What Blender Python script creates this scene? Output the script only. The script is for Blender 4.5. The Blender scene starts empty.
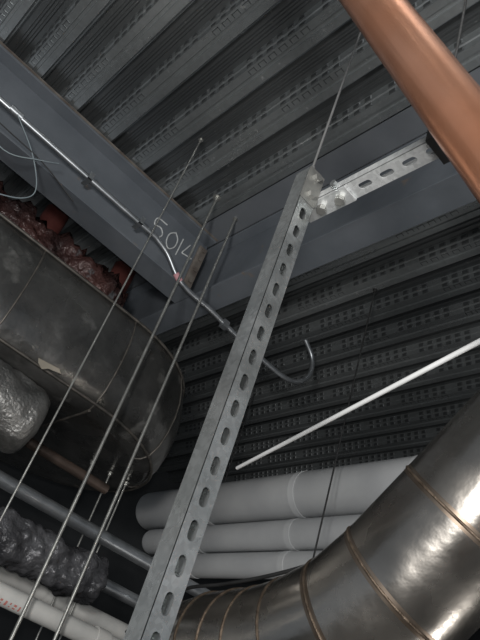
import bpy, math, random
from mathutils import Vector, Matrix, noise
random.seed(4)
H0 = 1.6   # camera height above floor; coordinates below are written relative to eye height
SC = bpy.context.scene

# ------------------------------------------------------------------ materials
def new_mat(name):
    m = bpy.data.materials.new(name); m.use_nodes = True
    nt = m.node_tree; b = nt.nodes['Principled BSDF']
    return m, nt, b

def mat(name, c1, c2=None, rough=0.5, metal=0.0, scale=6.0, detail=4, rvar=0.0, bump=0.0, bscale=30.0,
        spangle=0.0, sscale=60, rust=None, rust_amt=0.6, rust_scale=5, stretch=(1,1,1), bdist=0.01):
    m, nt, b = new_mat(name); N = nt.nodes; L = nt.links
    c2 = c2 or c1
    tc = N.new('ShaderNodeTexCoord'); mp = N.new('ShaderNodeMapping'); mp.inputs['Scale'].default_value = stretch
    L.new(tc.outputs['Object'], mp.inputs['Vector'])
    n = N.new('ShaderNodeTexNoise'); n.inputs['Scale'].default_value = scale; n.inputs['Detail'].default_value = detail
    L.new(mp.outputs[0], n.inputs['Vector'])
    r = N.new('ShaderNodeValToRGB'); r.color_ramp.elements[0].position = .35; r.color_ramp.elements[1].position = .65
    r.color_ramp.elements[0].color = (*c1, 1); r.color_ramp.elements[1].color = (*c2, 1)
    L.new(n.outputs['Fac'], r.inputs['Fac']); col = r.outputs['Color']
    if spangle:
        v = N.new('ShaderNodeTexVoronoi'); v.inputs['Scale'].default_value = sscale
        L.new(tc.outputs['Object'], v.inputs['Vector'])
        bw = N.new('ShaderNodeSeparateColor'); L.new(v.outputs['Color'], bw.inputs[0])
        mr = N.new('ShaderNodeMapRange'); mr.inputs['To Min'].default_value = 1-spangle; mr.inputs['To Max'].default_value = 1+spangle
        L.new(bw.outputs[0], mr.inputs['Value'])
        mx = N.new('ShaderNodeVectorMath'); mx.operation = 'SCALE'
        L.new(col, mx.inputs[0]); L.new(mr.outputs[0], mx.inputs['Scale']); col = mx.outputs[0]
    if rust:
        n2 = N.new('ShaderNodeTexNoise'); n2.inputs['Scale'].default_value = rust_scale; n2.inputs['Detail'].default_value = 8
        L.new(tc.outputs['Object'], n2.inputs['Vector'])
        r2 = N.new('ShaderNodeValToRGB'); r2.color_ramp.elements[0].position = rust_amt; r2.color_ramp.elements[1].position = rust_amt+.08
        L.new(n2.outputs['Fac'], r2.inputs['Fac'])
        mx2 = N.new('ShaderNodeMix'); mx2.data_type = 'RGBA'
        L.new(r2.outputs['Color'], mx2.inputs['Factor']); L.new(col, mx2.inputs['A']); mx2.inputs['B'].default_value = (*rust, 1)
        col = mx2.outputs['Result']
    L.new(col, b.inputs['Base Color'])
    b.inputs['Metallic'].default_value = metal; b.inputs['Roughness'].default_value = rough
    if rvar:
        mr = N.new('ShaderNodeMapRange'); mr.inputs['From Min'].default_value = .3; mr.inputs['From Max'].default_value = .7
        mr.inputs['To Min'].default_value = max(.05, rough-rvar); mr.inputs['To Max'].default_value = min(1, rough+rvar)
        n3 = N.new('ShaderNodeTexNoise'); n3.inputs['Scale'].default_value = scale*2.3; n3.inputs['Detail'].default_value = 6
        L.new(mp.outputs[0], n3.inputs['Vector'])
        L.new(n3.outputs['Fac'], mr.inputs['Value']); L.new(mr.outputs[0], b.inputs['Roughness'])
    if bump:
        n4 = N.new('ShaderNodeTexNoise'); n4.inputs['Scale'].default_value = bscale; n4.inputs['Detail'].default_value = 5
        L.new(mp.outputs[0], n4.inputs['Vector'])
        bp = N.new('ShaderNodeBump'); bp.inputs['Strength'].default_value = bump; bp.inputs['Distance'].default_value = bdist
        L.new(n4.outputs['Fac'], bp.inputs['Height']); L.new(bp.outputs[0], b.inputs['Normal'])
    return m

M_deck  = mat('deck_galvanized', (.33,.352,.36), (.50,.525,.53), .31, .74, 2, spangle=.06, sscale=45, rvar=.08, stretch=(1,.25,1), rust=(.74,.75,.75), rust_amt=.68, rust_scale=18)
M_deckshade= mat('deck_galvanized_shaded', (.17,.18,.186), (.27,.282,.285), .38, .82, 2, stretch=(1,.25,1), rust=(.5,.51,.5), rust_amt=.70, rust_scale=18)  # darker copy of the deck metal, rib shade put into its colour
M_plate = mat('deck_plate_gray', (.15,.162,.18), (.19,.203,.22), .6, .2, 3)
M_beam  = mat('beam_primer_gray', (.140,.157,.178), (.19,.208,.232), .5, .2, 3, rust=(.24,.20,.17), rust_amt=.68, rust_scale=7, bump=.1)
M_rust  = mat('rusty_steel', (.17,.14,.12), (.28,.25,.22), .8, .2, 12, bump=.3)
M_strut = mat('strut_galvanized', (.40,.42,.42), (.58,.60,.60), .27, .90, 9, spangle=.12, sscale=120, rvar=.08)
M_arm   = mat('bright_zinc_strut', (.54,.56,.56), (.72,.73,.73), .30, .7, 9, spangle=.12, sscale=120, rvar=.08)
M_bolt  = mat('dull_bolt_steel', (.22,.22,.21), (.32,.32,.30), .5, .8, 30)
M_rod   = mat('zinc_rod', (.38,.38,.36), (.52,.52,.49), .4, .8, 20, bump=.5, bscale=500, bdist=.002)
M_rodd  = mat('dark_rod', (.06,.06,.06), (.10,.10,.10), .5, .6, 20)
M_rodg  = mat('gray_rod', (.16,.16,.16), (.22,.22,.22), .5, .6, 20)
M_cond  = mat('conduit_steel', (.32,.34,.36), (.46,.48,.50), .38, .8, 12)
M_duct  = mat('duct_galvanized_dark', (.115,.114,.110), (.26,.255,.245), .30, .85, 2.2, detail=8, rvar=.14, spangle=.07, sscale=30, rust=(.38,.37,.35), rust_amt=.61, rust_scale=6, bump=.28, bscale=3, bdist=.08)
M_seam  = mat('duct_seam', (.11,.105,.095), (.20,.18,.16), .5, .7, 20)
M_ss    = mat('stainless_duct', (.44,.405,.365), (.62,.58,.53), .25, .97, 2.5, detail=8, rvar=.08, bump=.18, bscale=4, bdist=.035)
M_weld  = mat('weld_bead', (.12,.09,.065), (.26,.20,.15), .5, .7, 30, bump=.5, bscale=120)
M_heat  = mat('heat_tint', (.22,.17,.13), (.34,.28,.23), .36, .9, 9)
M_cu    = mat('copper', (.84,.37,.21), (.95,.48,.31), .22, .95, 5, rvar=.05)
M_white = mat('white_insulation', (.70,.71,.72), (.80,.81,.81), .7, 0, 3, bump=.15, bscale=5)
M_foil  = mat('foil_wrap', (.14,.14,.135), (.30,.295,.285), .40, .8, 8, bump=.8, bscale=60, bdist=.008)
M_plast = mat('crumpled_plastic', (.05,.05,.055), (.16,.16,.17), .25, .3, 8, bump=.8, bscale=22, bdist=.03)
M_plred = mat('red_brown_wrap_under_plastic', (.030,.020,.020), (.095,.045,.040), .20, .15, 3.5, bump=1.0, bscale=20, bdist=.03, rust=(.15,.15,.155), rust_amt=.63, rust_scale=12)
M_red   = mat('red_oxide_pipe', (.10,.03,.026), (.16,.05,.042), .5, .1, 8)
M_brown = mat('aged_copper', (.09,.068,.057), (.15,.11,.09), .5, .5, 8)
M_wpipe = mat('painted_white_pipe', (.55,.55,.53), (.66,.65,.62), .5, 0, 8, rust=(.25,.18,.14), rust_amt=.64)
M_label = mat('label_red', (.50,.16,.13), (.56,.22,.19), .6)
M_chalk = mat('chalk', (.52,.54,.54), (.70,.72,.72), 1, 0, 90)
M_white2= mat('white_painted_rod', (.82,.83,.82), (.88,.88,.88), .4, .1, 10)
M_black = mat('black_rubber', (.02,.02,.02), (.035,.035,.035), .5)
M_blue  = mat('cable_pale', (.25,.30,.33), (.32,.38,.40), .5)
M_pink  = mat('pink_tape', (.6,.3,.33), (.65,.35,.38), .7)
M_tag   = mat('paper_tag', (.30,.27,.22), (.38,.34,.28), .8)
M_conc  = mat('concrete', (.20,.195,.185), (.28,.27,.26), .85, 0, 2, detail=8, bump=.2)
M_wall  = mat('block_wall_dark', (.05,.055,.06), (.08,.085,.09), .9, 0, 2)

# ------------------------------------------------------------------ mesh builder
class B:
    def __init__(s): s.v=[]; s.f=[]; s.m=[]; s.sm=[]; s.mats=[]
    def mi(s, m):
        if m not in s.mats: s.mats.append(m)
        return s.mats.index(m)
    def add(s, vs, fs, m, smooth=False):
        o=len(s.v); s.v += [Vector(v) for v in vs]; i=s.mi(m)
        for f in fs: s.f.append([o+k for k in f]); s.m.append(i); s.sm.append(smooth)
    def box(s, a, b, m):
        x0,y0,z0=a; x1,y1,z1=b
        vs=[(x,y,z) for z in (z0,z1) for y in (y0,y1) for x in (x0,x1)]
        s.add(vs,[(0,2,3,1),(4,5,7,6),(0,1,5,4),(2,6,7,3),(0,4,6,2),(1,3,7,5)],m)
    def sweep(s, pts, r, m, n=12, caps=True, smooth=True, mitre=True, jit=0, split=False):
        pts=[Vector(p) for p in pts]; k=len(pts)
        rs = r if isinstance(r,(list,tuple)) else [r]*k
        T=[]
        for i in range(k):
            a=(pts[i]-pts[i-1]).normalized() if i else None
            c=(pts[i+1]-pts[i]).normalized() if i<k-1 else None
            T.append((a,c))
        t0=T[0][1]; ref=Vector((0,0,1)) if abs(t0.z)<.9 else Vector((1,0,0))
        u=t0.cross(ref).normalized(); vs=[]; fs=[]
        prev=t0
        rings=[]
        for i in range(k):
            a,c=T[i]; d=a or c
            q=prev.rotation_difference(d); u=q@u; prev=d
            w=d.cross(u)
            nrm=((a+c).normalized() if a and c else d)
            ring=[]
            for j in range(n):
                an=2*math.pi*j/n
                o=(u*math.cos(an)+w*math.sin(an))*rs[i]
                if mitre:
                    den=d.dot(nrm)
                    if abs(den)>.3: o = o - d*(o.dot(nrm)/den)
                p=pts[i]+o
                if jit: p = p+ (o.normalized())*jit*noise.noise(p*9)+(o.normalized())*jit*.7*noise.noise(p*23)
                ring.append(p)
            rings.append(ring); vs+=ring
        if split:
            for i in range(k-1):
                s.add(rings[i]+rings[i+1],[(j,(j+1)%n,n+(j+1)%n,n+j) for j in range(n)],m,smooth)
        else:
            for i in range(k-1):
                for j in range(n):
                    j2=(j+1)%n
                    fs.append((i*n+j,i*n+j2,(i+1)*n+j2,(i+1)*n+j))
            s.add(vs,fs,m,smooth)
        if caps:
            s.add(rings[0],[tuple(range(n))[::-1]],m); s.add(rings[-1],[tuple(range(n))],m)
        return rings
    def cyl(s,p,q,r,m,n=12,caps=True): return s.sweep([p,q],r,m,n,caps)
    def hexnut(s,p,ax,r,h,m):
        p=Vector(p); ax=Vector(ax).normalized(); s.sweep([p-ax*h/2,p+ax*h/2],r,m,6,True,False)
    def obj(s,name,bevel=0,solid=0,merge=False):
        me=bpy.data.meshes.new(name)
        me.from_pydata([(v.x,v.y,v.z+H0) for v in s.v],[],s.f)
        for m in s.mats: me.materials.append(m)
        for p,i,sm in zip(me.polygons,s.m,s.sm): p.material_index=i; p.use_smooth=sm
        me.update()
        o=bpy.data.objects.new(name,me); SC.collection.objects.link(o)
        import bmesh
        bm=bmesh.new(); bm.from_mesh(me)
        if merge: bmesh.ops.remove_doubles(bm,verts=bm.verts,dist=1e-5)
        bmesh.ops.recalc_face_normals(bm,faces=bm.faces); bm.to_mesh(me); bm.free()
        if bevel:
            md=o.modifiers.new('bev','BEVEL'); md.width=bevel; md.segments=2; md.limit_method='ANGLE'
        return o

def smooth_path(pts, sub=6):
    pts=[Vector(p) for p in pts]; out=[]
    P=[pts[0]*2-pts[1]]+pts+[pts[-1]*2-pts[-2]]
    for i in range(1,len(P)-2):
        a,b,c,d=P[i-1:i+3]
        for k in range(sub):
            t=k/sub
            out.append(.5*((2*b)+(c-a)*t+(2*a-5*b+4*c-d)*t*t+(3*b-a-3*c+d)*t**3))
    out.append(pts[-1]); return out

# ------------------------------------------------------------------ room shell
XA,XB,YA,YB=-3.0,7.0,-3.0,7.0
b=B(); b.box((XA,YA,-1.7),(XB,YB,-1.6),M_conc); b.obj('floor')
b=B(); b.box((XA,YB,-1.6),(XB,YB+.1,3.1),M_wall); b.obj('wall_back')
b=B(); b.box((XB,YA,-1.6),(XB+.1,YB,3.1),M_wall); b.obj('wall_right')

# corrugated metal deck
b=B(); pitch=.27
prof=[(0,0),(.040,0),(.044,.010),(.060,.010),(.064,0),(.104,0),(.113,.028),(.120,.032),(.129,.074),
      (.160,.074),(.166,.062),(.176,.062),(.182,.074),(.194,.074),(.200,.062),(.210,.062),(.216,.074),(.243,.074),(.254,.034),(.261,.030)]
xs=[]
x=XA
while x<XB-.25:
    for (u,w) in prof: xs.append((x+u,3.0+w))
    x+=pitch
xs.append((x,3.0)); xs.append((XB,3.0))
lo=[];up=[];vs=[]
for i,(x,z) in enumerate(xs): vs+= [(x,YA,z),(x,YB,z)]
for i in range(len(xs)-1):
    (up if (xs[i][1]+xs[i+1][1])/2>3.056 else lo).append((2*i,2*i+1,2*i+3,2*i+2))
b.add(vs,lo,M_deck); b.add(vs,up,M_deckshade)
b.box((XA,YA,3.084),(XB,YB,3.16),M_conc)
def emb(x0,x1,y0,y1,step,skip):
    n=int((x0-XA)/pitch); x=XA+n*pitch
    while x<x1:
        y=y0; k=0
        while y<y1:
            if k%skip!=skip-1:
                L_=step*.62
                nn=Vector((-.95,0,-.31))*.0055
                for A0,A1 in ((Vector((x+.2615,0,3.028)),Vector((x+.2695,0,3.003))),(Vector((x+.245,0,3.066)),Vector((x+.253,0,3.038)))):
                    o=[A1+Vector((0,y,0)),A1+Vector((0,y+L_,0)),A0+Vector((0,y+L_,0)),A0+Vector((0,y,0))]
                    c=sum(o,Vector())/4
                    i_=[p.lerp(c,.25)+nn for p in o]
                    b.add(o+i_,[(0,1,5,4),(1,2,6,5),(2,3,7,6),(3,0,4,7),(4,5,6,7)],M_deckshade)
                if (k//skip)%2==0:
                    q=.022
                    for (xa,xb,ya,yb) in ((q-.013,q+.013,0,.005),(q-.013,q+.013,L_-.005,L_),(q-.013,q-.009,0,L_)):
                        b.box((x+xa,y+ya,2.998),(x+xb,y+yb,3.0005),M_deckshade)
            y+=step; k+=1
        x+=pitch
emb(1.8,6.5,-.5,6.0,.075,7)
emb(-.6,1.2,-.5,3.1,.075,7)
b.box((1.43,YA,2.990),(1.598,YB,2.999),M_plate)
b.obj('ceiling')

# ------------------------------------------------------------------ beams
b=B()
x0,x1,y0,y1,z0,z1=-3,1.585,3.12,3.32,2.49,2.985
b.box((x0,y0,z0),(x1,y1,z0+.016),M_beam); b.box((x0,y0,z1-.016),(x1,y1,z1),M_beam)
b.box((x0,3.214,z0+.016),(x1,3.226,z1-.016),M_beam)
b.box((-3,3.105,2.987),(1.585,3.16,2.9895),M_rust)
b.box((1.52,3.195,2.56),(1.585,3.213,2.93),M_rust)
for z in (2.62,2.72,2.82,2.9): b.hexnut((1.555,3.19,z),(0,1,0),.018,.02,M_rust)
b.obj('steel_floor_beam',bevel=.003)
b=B(); YE=6.98
b.box((1.59,YA,2.49),(1.77,YE,2.508),M_beam); b.box((1.60,YA,2.970),(1.76,YE,2.986),M_beam); b.box((1.672,YA,2.508),(1.688,YE,2.970),M_beam)
b.obj('steel_girder',bevel=.003)
b=B()
b.box((5.2,YA,2.49),(5.4,YE,2.508),M_beam); b.box((5.2,YA,2.970),(5.4,YE,2.986),M_beam); b.box((5.29,YA,2.508),(5.31,YE,2.970),M_beam)
b.obj('steel_girder',bevel=.003)

# chalk number on the beam web
b=B(); yw=3.2095
def stroke(pts,x0,z0,sx=.09,sz=.15):
    b.sweep(smooth_path([(x0+p[0]*sx,yw,z0+p[1]*sz) for p in pts],4),.005,M_chalk,6)
z0=2.725
stroke([(.9,1),(.1,.95),(.08,.55),(.6,.62),(.9,.35),(.6,.02),(.05,.08)],1.15,z0,.10)
stroke([(.5,1),(.1,.7),(.12,.25),(.5,0),(.9,.3),(.88,.75),(.5,1)],1.275,z0,.09)
stroke([(.5,1),(.48,.5),(.45,0)],1.365,z0,.05)
stroke([(.45,1),(.25,.65),(.1,.35),(.5,.38),(1.0,.42)],1.415,z0,.09); stroke([(.85,.95),(.8,.5),(.75,-.05)],1.415,z0,.09)
b.obj('chalk_beam_number')

# ------------------------------------------------------------------ strut channels
def strut(b,p0,L,W,D,length,w=.041,d=.041,m=None):
    """p0 = corner of slotted back; L length axis, W across back, D depth axis"""
    m=m or M_strut
    p0=Vector(p0);L=Vector(L);W=Vector(W);D=Vector(D)
    n=int(length/.0508); cell=length/n
    for i in range(n):
        c=p0+L*(cell*(i+.5))+W*(w/2)
        hx=cell/2;hy=w/2; sx=.0145; sr=.0075
        A=[(hx,0),(hx,hy*.6),(hx,hy),(hx*.55,hy),(0,hy),(-hx*.55,hy),(-hx,hy),(-hx,hy*.6),(-hx,0),(-hx,-hy*.6),(-hx,-hy),(-hx*.55,-hy),(0,-hy),(hx*.55,-hy),(hx,-hy),(hx,-hy*.6)]
        e=sx-sr+.001
        angs=[0,30,60,90,90,90,120,150,180,210,240,270,270,270,300,330]
        cxs=[e,e,e,e,0,-e,-e,-e,-e,-e,-e,-e,0,e,e,e]
        I=[(cx+sr*math.cos(math.radians(a)),sr*math.sin(math.radians(a))) for a,cx in zip(angs,cxs)]
        vs=[c+L*x+W*y for x,y in A]+[c+L*x+W*y for x,y in I]+[c+L*x+W*y+D*.0025 for x,y in I]+[c+L*x+W*y+D*.0025 for x,y in A]
        fs=[]
        for j in range(16):
            k=(j+1)%16
            fs+= [(j,k,16+k,16+j),(16+j,16+k,32+k,32+j),(32+j,32+k,48+k,48+j)]
        b.add(vs,fs,m)
    def slab(w0,w1,d0,d1):
        vs=[]
        for l in (0,length):
            for (a,c) in ((w0,d0),(w1,d0),(w1,d1),(w0,d1)): vs.append(p0+L*l+W*a+D*c)
        b.add(vs,[(0,1,2,3),(4,7,6,5),(0,4,5,1),(1,5,6,2),(2,6,7,3),(3,7,4,0)],m)
    t=.0025
    slab(0,t,t,d); slab(w-t,w,t,d)
    slab(t,.0095,d-t,d); slab(w-.0095,w-t,d-t,d)
    slab(.0070,.0095,d-.009,d-t); slab(w-.0095,w-.0070,d-.009,d-t)

b=B()
SX,SY=.525,.775
strut(b,(SX,SY,-1.6),(0,0,1),(1,0,0),(0,1,0),2.69)
b.box((SX-.03,SY-.03,-1.6),(SX+.07,SY+.07,-1.594),M_strut)
# shallow cross arm on the +X side running toward -Y, slotted back down
AX=SX+.042; AZ=1.026
strut(b,(AX,SY+.07,AZ),(0,-1,0),(1,0,0),(0,0,1),1.45,d=.021,m=M_arm)
# bracket + bolts at the joint
b.box((SX-.002,SY-.006,AZ-.03),(SX+.041,SY-.001,AZ+.06),M_bolt)
b.box((AX,SY-.075,AZ-.006),(AX+.041,SY+.05,AZ-.001),M_arm)
for z in (AZ-.012,AZ+.04): b.hexnut((SX+.02,SY-.010,z),(0,1,0),.010,.010,M_bolt)
for y in (SY-.05,SY+.0): b.hexnut((AX+.02,y,AZ-.012),(0,0,1),.011,.012,M_bolt)
b.hexnut((AX-.006,SY-.05,AZ+.011),(1,0,0),.008,.012,M_strut)
# rod clamp at the far end of the arm
for (a,c) in (((AX-.010,.49,AZ+.021),(AX+.051,.505,AZ+.027)),((AX-.010,.49,AZ-.006),(AX-.004,.505,AZ+.021)),((AX-.010,.49,AZ-.012),(AX+.051,.505,AZ-.006))):
    b.box(a,c,M_rodd)
b.cyl((AX+.02,.498,AZ+.02),(AX+.02,.498,2.999),.003,M_rodd,8)
b.obj('strut_channel_frame')

# hanger rods
def rod(name,x,y,z0,z1,r,m=M_rod,plate=True,nuts=()):
    b=B(); b.cyl((x,y,z0),(x,y,z1),r,m,10)
    if plate:
        b.hexnut((x,y,z1-.012),(0,0,1),r*2,.02,m); b.cyl((x,y,z1-.003),(x,y,z1),r*3.4,m,12)
    for z in nuts: b.hexnut((x,y,z),(0,0,1),r*1.9,.02,m); b.cyl((x,y,z-.014),(x,y,z-.011),r*3,m,12)
    return b.obj(name)
rod('threaded_hanger_rod',SX+.02,SY+.02,1.092,2.999,.003,M_rodg,nuts=(1.11,))
rod('threaded_hanger_rod',1.31,2.83,-.9,2.999,.0085)
rod('threaded_hanger_rod',1.50,2.84,-.9,2.999,.0085)
rod('threaded_hanger_rod',.94,2.58,-.5,2.999,.0045)
rod('threaded_hanger_rod',2.49,2.43,.95,2.999,.005,M_rodd)
for (x,y,z0,z1) in ((1.80,3.60,-.6,1.375),(1.93,3.60,-.6,1.375),(1.66,3.60,-.6,1.375)):
    rod('threaded_hanger_rod',x,y,z0,z1,.006,M_rod)

# copper pipe : steeply sloping, passes in front of the cross arm
b=B()
b.sweep([(-.375,1.29,2.985),(.252,.537,1.254),(.472,.273,.647),(1.28,-.70,-1.59)],.041,M_cu,48)
b.obj('copper_pipe')

# conduit along the beam
b=B()
cp=smooth_path([(1.15,3.06,2.60),(1.27,3.06,2.56),(1.40,3.06,2.47),(1.52,3.055,2.435),(1.70,3.05,2.43),(1.90,3.05,2.41),(2.15,3.05,2.395),(2.355,3.05,2.39),(2.50,3.05,2.405),(2.60,3.05,2.46),(2.67,3.05,2.57),(2.65,3.05,2.70),(2.54,3.05,2.79)],5)
b.sweep([(-3,3.06,2.635),(-1,3.06,2.625)]+cp,.018,M_cond,14)
b.cyl((.05,3.06,2.618),(.13,3.06,2.617),.025,M_cond,14)
b.cyl((1.38,3.06,2.482),(1.43,3.06,2.455),.021,M_pink,14)
for x in (-.6,.6,1.0): b.box((x,3.035,2.585),(x+.03,3.119,2.59),M_cond); b.box((x,3.035,2.585),(x+.03,3.04,2.64),M_cond)
b.box((1.82,3.03,2.385),(1.87,3.07,2.44),M_cond)
b.obj('electrical_conduit')

b=B(); b.cyl((1.43,1.89,1.0),(1.00,.40,1.0),.0070,M_white2,12); b.obj('slender_white_rod')

# ------------------------------------------------------------------ rounded-end plenum duct (left)
b=B()
Yf=3.0; zt=2.0; zb=1.39; R=.80; XC=1.26
def outline(off):
    pts=[]
    for i in range(13): pts.append((-3+ (XC+3)*i/12, Yf-off))
    for a in range(-84,96,6):
        an=math.radians(a); pts.append((XC+(R+off)*math.cos(an), Yf+R+(R+off)*math.sin(an)))
    for i in range(13): pts.append((XC-(XC+3)*i/12, Yf+2*R+off))
    return pts
profz=[(zb-.01,-.10),(zb,-.04),(zb+.03,0),(zb+.10,.035),(zb+.2,.055),(zb+.3,.062),(zb+.4,.055),(zt-.12,.035),(zt-.03,0),(zt,-.03),(zt+.008,-.10)]
rings=[[(x,y,z) for (x,y) in outline(o)] for z,o in profz]
n=len(rings[0]); vs=[p for r in rings for p in r]; fs=[]
for i in range(len(rings)-1):
    for j in range(n):
        fs.append((i*n+j,i*n+(j+1)%n,(i+1)*n+(j+1)%n,(i+1)*n+j))
b.add(vs,fs,M_duct,True)
b.add(rings[0],[tuple(range(n))],M_duct); b.add(rings[-1],[tuple(range(n))],M_duct)
for z,o in ((zb+.02,.006),(zt-.02,.004)):
    b.sweep([(x,y,z) for x,y in outline(o)],.009,M_seam,6)
for x in (-1.2,-.1,.62,XC):
    b.sweep([(x,Yf-o-.002,z) for z,o in profz],.005,M_seam,6)
    b.sweep([(x,Yf+.04,zb-.008),(x,Yf+2*R-.04,zb-.008)],.009,M_seam,6)
for a in (-50,-10,30):
    an=math.radians(a)
    b.sweep([(XC+(R+o+.002)*math.cos(an),Yf+R+(R+o+.002)*math.sin(an),z) for z,o in profz],.005,M_seam,6)
# torn strip of paper tape stuck to the lower rim
b.add([(.86,2.955,1.425),(.98,2.955,1.44),(1.00,2.95,1.42),(.93,2.95,1.405),(.90,2.945,1.38),(.87,2.95,1.40)],[(0,1,2,3,4,5)],M_tag)
b.obj('rounded_sheet_metal_duct')

# ------------------------------------------------------------------ gored stainless duct (lower right)
b=B(); X0=1.92; RD=.255
path=[(-1.6,2.12),(-.2,2.12),(.02,2.08),(.2,1.98),(.62,1.60),(.93,1.30),(1.22,.985),(1.44,.755),(1.62,.61),(1.82,.52),(1.99,.475),(2.12,.46),(2.25,.445),(2.38,.41),(2.50,.34),(2.60,.23),(2.66,.10),(2.68,-.05),(2.68,-1.6)]
P=[Vector((X0,y,z)) for y,z in path]
rg=b.sweep(P,RD,M_ss,72,caps=True,split=True)
for i in range(1,len(P)-1):
    ring=rg[i]
    b.sweep(ring+[ring[0]],.0058,M_weld,6,caps=False)
    if 3<i<9:
        c=P[i]; dn=(P[i+1]-P[i]).normalized(); up=(P[i-1]-P[i]).normalized()
        for dd in (dn,up):
            r0=[c+(p-c)*1.003 for p in ring]; r1=[q+dd*.016 for q in r0]
            nn=len(ring); b.add(r0+r1,[(j,(j+1)%nn,nn+(j+1)%nn,nn+j) for j in range(nn)],M_heat,True)
b.obj('gored_round_duct')
b=B()
b.sweep(smooth_path([(1.9,2.95,.50),(1.86,2.75,.62),(1.86,2.55,.70),(1.86,2.3,.725),(1.86,2.05,.76),(1.9,1.85,.83),(1.95,1.7,.93),(2.0,1.5,1.08)],6),.008,M_black,8)  # thin dark tube standing in for the duct's flange edge
b.obj('duct_flange_edge')

# ------------------------------------------------------------------ white insulated pipes
def ipipe(x,z,r,y0,y1,joint):
    b=B(); pts=[(x,y0,z),(x,y1-.04,z),(x,y1-.01,z),(x,y1,z)]
    b.sweep(pts,[r,r,r*.9,r*.6],M_white,40)
    y=y0+.4
    while y<y1-.1:
        b.sweep([(x,y,z),(x,y+.05,z)],r+.003,M_white,40); y+=joint
    for y in (-1.5,4.3):
        b.cyl((x+r+.012,y,z),(x+r+.012,y,2.999),.006,M_rodd,8)
        b.sweep([(x+(r+.006)*math.cos(a/16*2*math.pi),y,z+(r+.006)*math.sin(a/16*2*math.pi)) for a in range(17)],.006,M_rodd,6)
    b.obj('insulated_white_pipe')
ipipe(3.0,1.79,.16,-3,5.0,.95)
ipipe(3.0,1.505,.10,-3,4.8,.95)
ipipe(3.0,1.30,.085,-3,4.6,.95)

# ------------------------------------------------------------------ lower-left services
b=B(); cy,cz=2.97,.42; b.cyl((-3,cy,cz),(2.3,cy,cz),.045,M_wpipe,24)
# faded red stencil marks
x=1.12
for i,wd in enumerate((.006,.012,.007,.013,.006,.011,.010,.006,.013,.007)):
    for (a0,a1) in ((-2.7,-2.5),(-2.35,-2.2)) if i%3 else ((-2.7,-2.2),):
        vs=[(xx,cy+.0465*math.cos(a),cz+.0465*math.sin(a)) for xx in (x,x+wd) for a in (a0,(a0+a1)/2,a1)]
        b.add(vs,[(0,1,4,3),(1,2,5,4)],M_label)
    x+=wd+.014
b.cyl((1.75,cy,cz),(1.82,cy,cz),.054,M_wpipe,24)
b.obj('painted_white_pipe')
b=B(); b.cyl((-3,3.3,.93),(2.6,3.3,.93),.037,M_cond,20); b.obj('grey_steel_pipe')
b=B(); b.cyl((-3,3.46,1.22),(1.75,3.46,1.22),.03,M_brown,20); b.obj('aged_copper_pipe')
b=B(); b.cyl((-2.98,3.7,.62),(2.8,3.7,.62),.05,M_wpipe,20); b.cyl((-2.98,3.9,.85),(2.8,3.9,.85),.04,M_cond,20)
for x in (-2.5,2.6):
    b.box((x-.02,3.6,-1.6),(x+.02,3.64,.95),M_strut)
    b.box((x-.02,3.6,.525),(x+.02,4.0,.565),M_strut)
b.obj('background_service_pipes')

def crumple(name,p,q,r,m,jit,seg=60,n=48):
    b=B(); p=Vector(p);q=Vector(q)
    pts=[p.lerp(q,i/seg) for i in range(seg+1)]
    rs=[r*(1 if 2<i<seg-2 else (.45,.8,.93)[min(i,seg-i)]) for i in range(seg+1)]
    b.sweep(pts,rs,m,n,True,True,False,jit)
    return b.obj(name)
crumple('foil_insulated_duct',(-1.5,2.93,1.14),(1.00,2.93,1.10),.17,M_foil,.018,110)
crumple('plastic_wrapped_pipe',(1.15,3.30,.70),(1.85,3.30,.70),.12,M_plast,.03)
for x in (.76,1.42):
    b=B(); y=4.05
    b.cyl((x,y,2.01),(x,y,2.99),.09,M_red,28); b.cyl((x,y,2.62),(x,y,2.70),.11,M_red,28)
    b.obj('red_oxide_pipe')
crumple('plastic_wrapped_duct',(-2.0,3.66,2.33),(1.35,3.66,2.33),.20,M_plred,.09,120)
b=B()
b.sweep(smooth_path([(-.5,3.0,2.60),(-.1,2.97,2.38),(.15,2.98,2.30),(.32,2.98,2.40),(.42,3.0,2.49)],6),.0035,M_blue,6)
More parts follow.
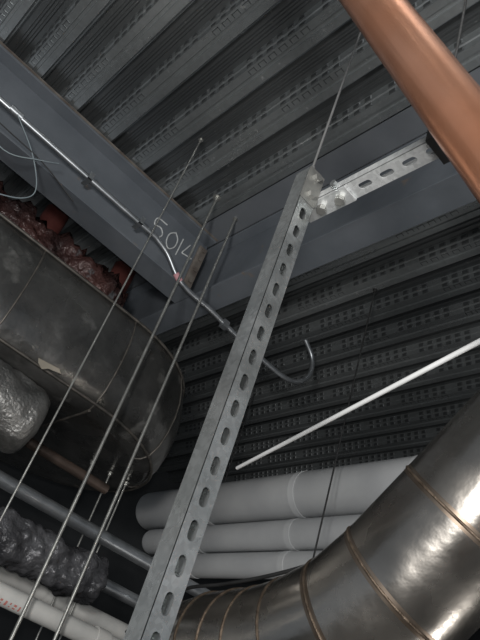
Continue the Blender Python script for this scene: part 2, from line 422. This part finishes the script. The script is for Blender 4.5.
b.sweep(smooth_path([(.1,3.03,2.59),(.28,3.0,2.42),(.40,3.0,2.25),(.36,2.97,2.12),(.2,2.97,2.02)],6),.0035,M_blue,6)
b.sweep(smooth_path([(-.4,3.02,2.5),(.05,3.0,2.44),(.35,3.0,2.42),(.6,3.0,2.35)],6),.0035,M_black,6)
b.obj('loose_wires')

# ------------------------------------------------------------------ camera
f=657.0
A=Vector((-640,250,f)).normalized()
U=Vector((330,-880,f)); U=(U-A*U.dot(A)).normalized()
Bx=A.cross(U).normalized()
if Bx.x<0: Bx=-Bx
right=Vector((Bx.x,A.x,U.x)); down=Vector((Bx.y,A.y,U.y)); fwd=Vector((Bx.z,A.z,U.z))
cam=bpy.data.cameras.new('camera'); co=bpy.data.objects.new('camera',cam); SC.collection.objects.link(co)
cam.sensor_fit='VERTICAL'; cam.sensor_height=36; cam.lens=f/640*36; cam.clip_start=.02
M=Matrix((right,-down,-fwd)).transposed().to_4x4(); M.translation=(0,0,H0); co.matrix_world=M
SC.camera=co

# ------------------------------------------------------------------ lights
def area(name,loc,tgt,size,e,col):
    l=bpy.data.lights.new(name,'AREA'); l.size=size; l.energy=e; l.color=col
    o=bpy.data.objects.new(name,l); SC.collection.objects.link(o)
    o.location=(loc[0],loc[1],loc[2]+H0)
    d=Vector(tgt)-Vector(loc); o.rotation_euler=d.to_track_quat('-Z','Y').to_euler()
area('fill_left_behind',(-.9,-.4,.2),(.8,1.9,2.6),.35,80,(1,.985,.96))  # unseen fill left behind the camera, added to brighten deck and struts
area('fill_low_right',(3.4,.3,-1.3),(2.6,1.8,1.6),.5,13,(1,.97,.93))  # unseen fill low on the right, added without a fixture
area('fill_at_camera',(-.06,-.05,.04),(.85,1.2,1.6),.04,18,(1,.99,.97))  # unseen flash-like fill beside the lens, added to brighten the near parts
w=bpy.data.worlds.new('world'); SC.world=w; w.use_nodes=True
w.node_tree.nodes['Background'].inputs[0].default_value=(.53,.6,.68,1); w.node_tree.nodes['Background'].inputs[1].default_value=.22
SC.view_settings.view_transform='Standard'
